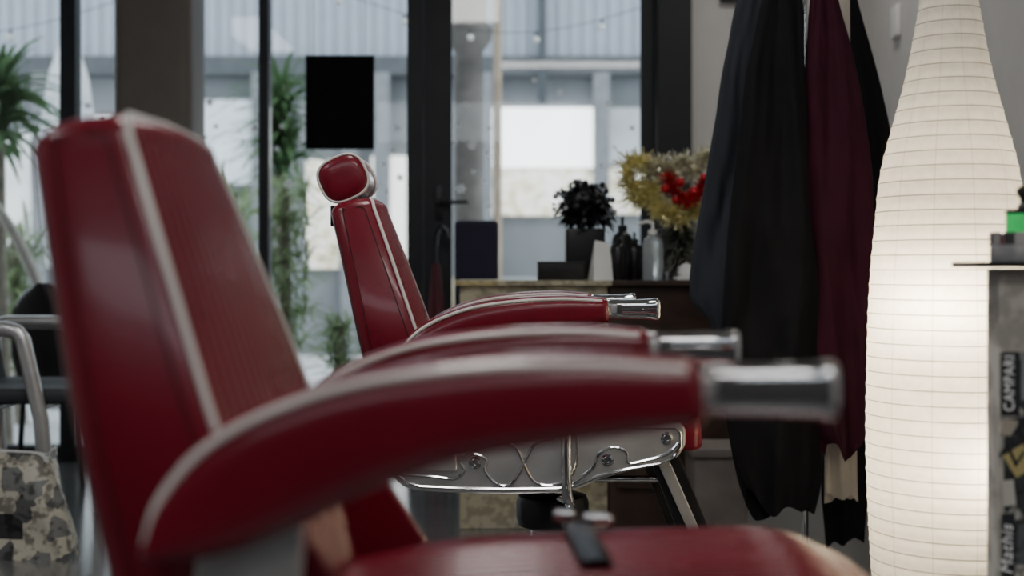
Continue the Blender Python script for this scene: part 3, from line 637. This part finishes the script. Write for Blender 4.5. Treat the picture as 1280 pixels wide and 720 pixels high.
# ================================================================= PAPER LAMP
LD=2.6; ls=LD/F
lp_=empty('paper_floor_lamp',((1186-640)*ls,LD,0),'tall white ribbed paper floor lamp, bottle shaped and glowing','lamp')
prof=[(885,60),(860,72),(810,84),(760,90),(720,94),(650,98),(550,101),(420,99),(350,96),(300,92),(260,88),(235,86),(200,80),(150,67),(100,54),(50,44),(0,36),(-50,33),(-100,33),(-130,40)]
tz=[(HC-(py-HY)*ls,w*ls) for py,w in prof]
tz=[(max(z,0.02),r) for z,r in tz]
def lampmat():
    m=bpy.data.materials.new('rice_paper'); m.use_nodes=True; t=m.node_tree; t.nodes.clear()
    o=t.nodes.new('ShaderNodeOutputMaterial')
    tc=t.nodes.new('ShaderNodeTexCoord'); sx=t.nodes.new('ShaderNodeSeparateXYZ'); t.links.new(tc.outputs['Object'],sx.inputs[0])
    at=t.nodes.new('ShaderNodeMath'); at.operation='ARCTAN2'; t.links.new(sx.outputs[1],at.inputs[0]); t.links.new(sx.outputs[0],at.inputs[1])
    mu=t.nodes.new('ShaderNodeMath'); mu.operation='MULTIPLY'; mu.inputs[1].default_value=12/(2*math.pi); t.links.new(at.outputs[0],mu.inputs[0])
    fr=t.nodes.new('ShaderNodeMath'); fr.operation='FRACT'; t.links.new(mu.outputs[0],fr.inputs[0])
    r=ramp(t,fr.outputs[0],[(0.0,(0.80,0.78,0.74)),(0.02,(0.80,0.78,0.74)),(0.03,(1,1,1)),(1,(1,1,1))])
    n=t.nodes.new('ShaderNodeTexNoise'); n.inputs['Scale'].default_value=60; t.links.new(tc.outputs['Object'],n.inputs['Vector'])
    r2=ramp(t,n.outputs[0],[(0.3,(0.82,0.79,0.72)),(0.7,(0.90,0.87,0.80))])
    mx=t.nodes.new('ShaderNodeMix'); mx.data_type='RGBA'; mx.blend_type='MULTIPLY'; mx.inputs[0].default_value=1
    t.links.new(r.outputs[0],mx.inputs[6]); t.links.new(r2.outputs[0],mx.inputs[7])
    df=t.nodes.new('ShaderNodeBsdfDiffuse'); tl=t.nodes.new('ShaderNodeBsdfTranslucent'); m1=t.nodes.new('ShaderNodeMixShader'); m1.inputs[0].default_value=0.6
    t.links.new(mx.outputs[2],df.inputs[0]); t.links.new(mx.outputs[2],tl.inputs[0]); t.links.new(df.outputs[0],m1.inputs[1]); t.links.new(tl.outputs[0],m1.inputs[2])
    em=t.nodes.new('ShaderNodeEmission'); em.inputs[1].default_value=0.05; t.links.new(mx.outputs[2],em.inputs[0])
    ad=t.nodes.new('ShaderNodeAddShader'); t.links.new(m1.outputs[0],ad.inputs[0]); t.links.new(em.outputs[0],ad.inputs[1]); t.links.new(ad.outputs[0],o.inputs[0])
    return m
z0,z1=tz[0][0],tz[-1][0]; NR=56; secs=[]; ribs=[]
P=cr([(r,0,z) for z,r in tz],400); tab=sorted([(p_.z,p_.x) for p_ in P])
for i in range(NR*4+1):
    z=z0+(z1-z0)*i/(NR*4); r=interp(tab,z)[0]; k=i%4
    r-= {0:0,1:0.0012,2:0.0016,3:0.0012}[k]
    if k==0: ribs.append((z,r))
    secs.append([Vector((r*math.cos(2*math.pi*j/72),r*math.sin(2*math.pi*j/72),z)) for j in range(72)])
b=MB(); b.loft(secs,cap=False); b.obj('paper_shade',lampmat(),parent=lp_,ang=80)
b=MB()
for z,r in ribs: b.sweep([(r*math.cos(2*math.pi*j/48),r*math.sin(2*math.pi*j/48),z) for j in range(48)],0.0008,5,loop=True)
o=b.obj('rib_rings',mat('rib_wire',(0.38,0.36,0.31),0.7),parent=lp_); o['kind']='stuff'
b=MB(); b.lathe([(0.10,0),(0.10,0.015),(0.02,0.02),(0.006,0.03),(0.006,1.3)]); b.obj('lamp_base',M['blackmetal'],parent=lp_)
for z,x_,yy,pw in ((0.52,0.05,-0.085,5.5),(0.82,-0.03,-0.065,6.0),(1.12,0,0,0.5)):
    l=bpy.data.lights.new('lamp_bulb','POINT'); l.energy=pw; l.color=(1,0.84,0.62); l.shadow_soft_size=0.035
    o=bpy.data.objects.new('lamp_bulb',l); COL.objects.link(o); o.parent=lp_; o.location=(x_,yy,z)

# ================================================================= COLLAGE CONSOLE (with tins)
CD=1.90; cs=CD/F
marble=collage('marbled_paper',7,[(0.0,(0.70,0.67,0.60)),(0.5,(0.60,0.57,0.50)),(0.8,(0.75,0.72,0.66))],18,0.65)
dcol=collage('poster_collage',16,[(0.0,(0.05,0.055,0.06)),(0.3,(0.12,0.13,0.14)),(0.45,(0.55,0.54,0.50)),(0.6,(0.04,0.04,0.05)),(0.75,(0.35,0.34,0.32)),(0.88,(0.65,0.62,0.55))],70,0.35)
x0=(1250-640)*cs
cn=empty('display_console',(x0,CD,0),'narrow console papered with vintage poster collage, dark top shelf','console')
zt=HC-(334-HY)*cs
b=MB(); b.box((0.20,0.028,zt/2),(0.40,0.05,zt-0.004),bev=0.001); b.obj('body',marble,parent=cn,smooth=False)
b=MB(); b.box((0.203,0.001,(zt-0.135)/2),(0.392,0.004,zt-0.14)); pf=b.obj('poster_panel',dcol,parent=cn,smooth=False)
b=MB(); b.box((0.18,0.025,zt+0.004),(0.45,0.11,0.008),bev=0.002); b.obj('top_shelf',M['blackmetal'],parent=cn)
def text(s,x,z,size,m_,parent,rot=90,shear=0,y=-0.0025,name='poster_lettering',sx=1):
    c=bpy.data.curves.new('t','FONT'); c.body=s; c.size=size; c.shear=shear; c.extrude=0.0001; c.space_character=1.08
    o=bpy.data.objects.new('t',c); COL.objects.link(o); bpy.context.view_layer.update()
    me=bpy.data.meshes.new_from_object(o.evaluated_get(bpy.context.evaluated_depsgraph_get()))
    bpy.data.objects.remove(o)
    for v in me.vertices: v.co.x*=sx
    me.materials.append(m_); n=bpy.data.objects.new(name,me); COL.objects.link(n); n.parent=parent
    n.matrix_local=Matrix.Translation((x,y,z))@Matrix.Rotation(math.radians(90),4,'X')@Matrix.Rotation(math.radians(rot),4,'Z')
    return n
def cz(py): return HC-(py-HY)*cs
wt_=mat('poster_white',(0.95,0.95,0.93),0.6,var=0.02,emit=(1,1,1),es=0.08); yl=mat('poster_yellow',(0.55,0.46,0.20),0.6); dkp=mat('poster_dark',(0.022,0.025,0.03),0.6)
def patch(x0_,x1_,p0,p1,m_,rot=0,y=-0.0015):
    b=MB(); b.box(((x0_+x1_)/2*cs,y,(cz(p0)+cz(p1))/2),((x1_-x0_)*cs,0.001,(p1-p0)*cs),rot=Matrix.Rotation(math.radians(rot),3,'Y')); return b.obj('poster_cutting',m_,parent=pf,smooth=False)
patch(1,24,440,520,dkp); text('CAMPARI',17*cs,cz(514),0.0225,wt_,pf,sx=0.84)
patch(26,60,440,500,mat('poster_grey',(0.28,0.29,0.30),0.6))
patch(3,20,524,545,mat('poster_beige',(0.45,0.41,0.33),0.6),12)
patch(6,80,548,580,yl,-32); text('ZZANO',18*cs,cz(585),0.045,dkp,pf,58,y=-0.0035)
patch(2,18,600,632,mat('poster_cream',(0.60,0.58,0.52),0.6),-6); patch(2,18,642,722,dkp); text('Mathis',15*cs,cz(718),0.026,wt_,pf,90,0.3)
ztp=zt+0.008
def tin(px,py0,py1,r,d,z,m1,lab,m2=None,fr=0.58):
    e=empty('pomade_tin',((px-640)*d/F,d,z),lab,'tin')
    h=(py1-py0)*d/F
    b=MB(); b.lathe([(r*0.96,0),(r,0.002),(r,h*fr),(r*0.98,h*(fr+.02))],n=40); b.obj('body',m1,parent=e,ang=30)
    b=MB(); b.lathe([(r*1.02,h*fr),(r*1.03,h*(fr+.04)),(r*1.03,h*0.95),(r*0.98,h),(r*0.9,h*0.98)],n=40); b.obj('lid',M['chrome'] if not m2 else m2,parent=e,ang=30)
    return z+h
steel=mat('brushed_steel',(0.60,0.60,0.61),0.35,0.6,var=0.2,scale=30)
zz=tin(1261,291,328,0.027,1.93,ztp,steel,'round tin with chrome lid on a dark shelf')
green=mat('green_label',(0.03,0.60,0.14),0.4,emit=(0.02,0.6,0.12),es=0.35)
z2=tin(1272,262,290,0.017,1.93,zz,green,'small tin with bright green label stacked on another',M['blackmetal'],0.82)
e=empty('shaving_brush',((1280-640)*1.93/F,1.93,z2),'black shaving brush standing on stacked tins','brush')
b=MB(); b.lathe([(0.009,0),(0.010,0.004),(0.005,0.012),(0.006,0.018),(0.009,0.022)],n=20); b.obj('handle',M['black'],parent=e)
b=MB(); b.lathe([(0.008,0.020),(0.011,0.027),(0.010,0.032),(0.005,0.036)],n=20); b.obj('bristles',mat('bristle',(0.03,0.025,0.022),0.9),parent=e)
b=MB(); b.box((0,0,0),(0.02,0.09,0.13),bev=0.006); b.obj('wall_switch',M['paper_white'],label='white switch plate on the side wall',category='switch',loc=(1.588,5.3,1.92))
e=empty('picture_frame',((921-640)*5.95/F+0.1,5.965,2.29),'thin dark framed picture on the back wall','picture')
b=MB(); b.box((0,0,0),(0.34,0.02,0.30),bev=0.004); b.obj('frame',M['frame'],parent=e,smooth=False)
b=MB(); b.box((0,-0.011,0),(0.29,0.003,0.25)); b.obj('print',M['paper_white'],parent=e,smooth=False)

# ================================================================= WAITING CHAIRS, BAG
e=empty('waiting_armchair',(-1.66,4.45,0),'waiting chair with flat aluminium arms and dark padded seat','chair')
for yy in (-0.25,0.27):
    b=MB(); key=[(-0.22,0.0),(-0.25,0.66),(-0.235,0.69),(-0.20,0.70),(0.0,0.70),(0.035,0.69),(0.055,0.665),(0.115,0.40),(0.15,0.0)]
    pts=[]
    for (xa,za),(xb,zb) in zip(key,key[1:]):
        for j in range(6): pts.append((xa+(xb-xa)*j/6,yy,za+(zb-za)*j/6))
    pts.append((0.15,yy,0.0))
    b.sweep(pts,0.026,14,flat=(0.9,1.0)); b.obj('arm_frame',M['alu'],parent=e,label='polished aluminium arm and leg loop')
dk2=mat('dark_pad',(0.035,0.038,0.042),0.55,var=0.15)
b=MB(); b.box((0.0,0.01,0.475),(0.50,0.48,0.055),bev=0.022); b.obj('seat',dk2,parent=e)
b=MB(); b.box((-0.25,0.01,0.68),(0.05,0.48,0.40),bev=0.02,rot=Matrix.Rotation(math.radians(-10),3,'Y')); b.obj('backrest',dk2,parent=e)
for xx in (-0.05,0.10):
    b=MB(); b.cyl((xx,-0.25,0.44),(xx,0.27,0.44),0.012,10); b.obj('cross_bar',M['alu'],parent=e)
e=empty('shell_chair',(dx(52,5.15),5.25,0),'black round-backed shell chair near the window','chair')
b=MB(); secs=[]
for i in range(13):
    t=i/12; z=0.42+0.42*t; wv=interp([(0,0.12),(0.3,0.15),(0.7,0.14),(0.9,0.10),(1.0,0.03)],t)[0]
    secs.append([Vector((wv*u,0.06*(u*u)-0.05-0.05*t,z)) for u in [-1+j/8 for j in range(17)]]+[Vector((wv*u,0.06*(u*u)-0.075-0.05*t,z)) for u in [1-j/8 for j in range(17)]])
b.loft(secs); b.obj('backrest',M['black'],parent=e)
b=MB(); b.lathe([(0.16,0.40),(0.19,0.43),(0.19,0.45),(0.16,0.46)],c=(0,0.10,0)); b.obj('seat',M['black'],parent=e)
for sx in (-0.11,0.11):
    for sy in (0.0,0.2):
        b=MB(); b.cyl((sx*1.2,sy,0),(sx,sy,0.41),0.012,10); b.obj('leg',M['blackmetal'],parent=e)
bagm=collage('newsprint_bag',15,[(0.0,(0.58,0.54,0.44)),(0.3,(0.12,0.12,0.12)),(0.42,(0.62,0.58,0.48)),(0.6,(0.04,0.04,0.04)),(0.7,(0.45,0.43,0.37)),(0.85,(0.22,0.22,0.21))],28,0.3)
bagm.node_tree.nodes['Principled BSDF'].inputs['Roughness'].default_value=0.25
e=empty('shopping_bag',(dx(38,4.05),4.0,0),'glossy bag with cream and black newsprint collage on the floor','bag')
b=MB(); secs=[]
for i in range(13):
    t=i/12; wv=0.155-0.040*t; dp=0.065*(1-0.55*t)+0.004; z=0.325*t
    secs.append([Vector((wv*math.copysign(abs(math.cos(a_))**0.35,math.cos(a_))-0.02*t+0.008*math.sin(5*t+3*a_),dp*math.copysign(abs(math.sin(a_))**0.5,math.sin(a_))+0.008*math.sin(7*t+a_*4),z+0.012*math.sin(3*a_+1)*t)) for a_ in [2*math.pi*k/64 for k in range(64)]])
b.loft(secs,cap=False); b.add(secs[0],[tuple(range(64))]); b.obj('body',bagm,parent=e,ang=60)
b=MB(); b.loft([[Vector((p_.x*1.01,p_.y*1.03,p_.z+dz)) for p_ in secs[-1]] for dz in (-0.018,0.004)],cap=False); b.obj('rim',M['paper_white'],parent=e,label='folded pale rim')

# ================================================================= LIGHT
w=bpy.data.worlds.new('World'); bpy.context.scene.world=w; w.use_nodes=True
bg=w.node_tree.nodes['Background']; bg.inputs[0].default_value=(0.84,0.92,1.0,1); bg.inputs[1].default_value=2.3
def area(loc,sx,sy,e_,col,rot=(0,0,0),name='ceiling_light'):
    l=bpy.data.lights.new(name,'AREA'); l.shape='RECTANGLE'; l.size=sx; l.size_y=sy; l.energy=e_; l.color=col
    o=bpy.data.objects.new(name,l); COL.objects.link(o); o.location=loc; o.rotation_euler=rot
area((-0.3,2.3,2.9),0.4,1.4,26,(1,0.97,0.93))  # added overhead fill for the room
area((0.6,-0.6,2.9),1.4,0.4,24,(1,0.97,0.93))
area((-2.2,1.0,2.9),0.4,1.6,16,(0.92,0.96,1.0))
area((1.2,4.9,2.9),0.3,0.3,7,(1,0.96,0.9))
area((-0.8,-1.93,2.35),3.0,0.7,20,(0.86,0.93,1.0),(math.radians(75),0,0),'window_light')  # added area light behind the camera, no window there; streaks the leather
s=bpy.data.lights.new('sun','SUN'); s.energy=1.5; s.angle=0.3; s.color=(1,0.96,0.9); o=bpy.data.objects.new('sun',s); COL.objects.link(o); o.rotation_euler=(math.radians(35),math.radians(20),0)

cam=bpy.data.cameras.new('Camera'); co=bpy.data.objects.new('Camera',cam); COL.objects.link(co)
co.location=(0,0,HC); co.rotation_euler=(math.radians(90),0,0)
cam.sensor_width=36; cam.lens=45; cam.shift_y=-25/1280; cam.clip_start=0.05
cam.dof.use_dof=True; cam.dof.focus_distance=2.92; cam.dof.aperture_fstop=2.1
bpy.context.scene.camera=co
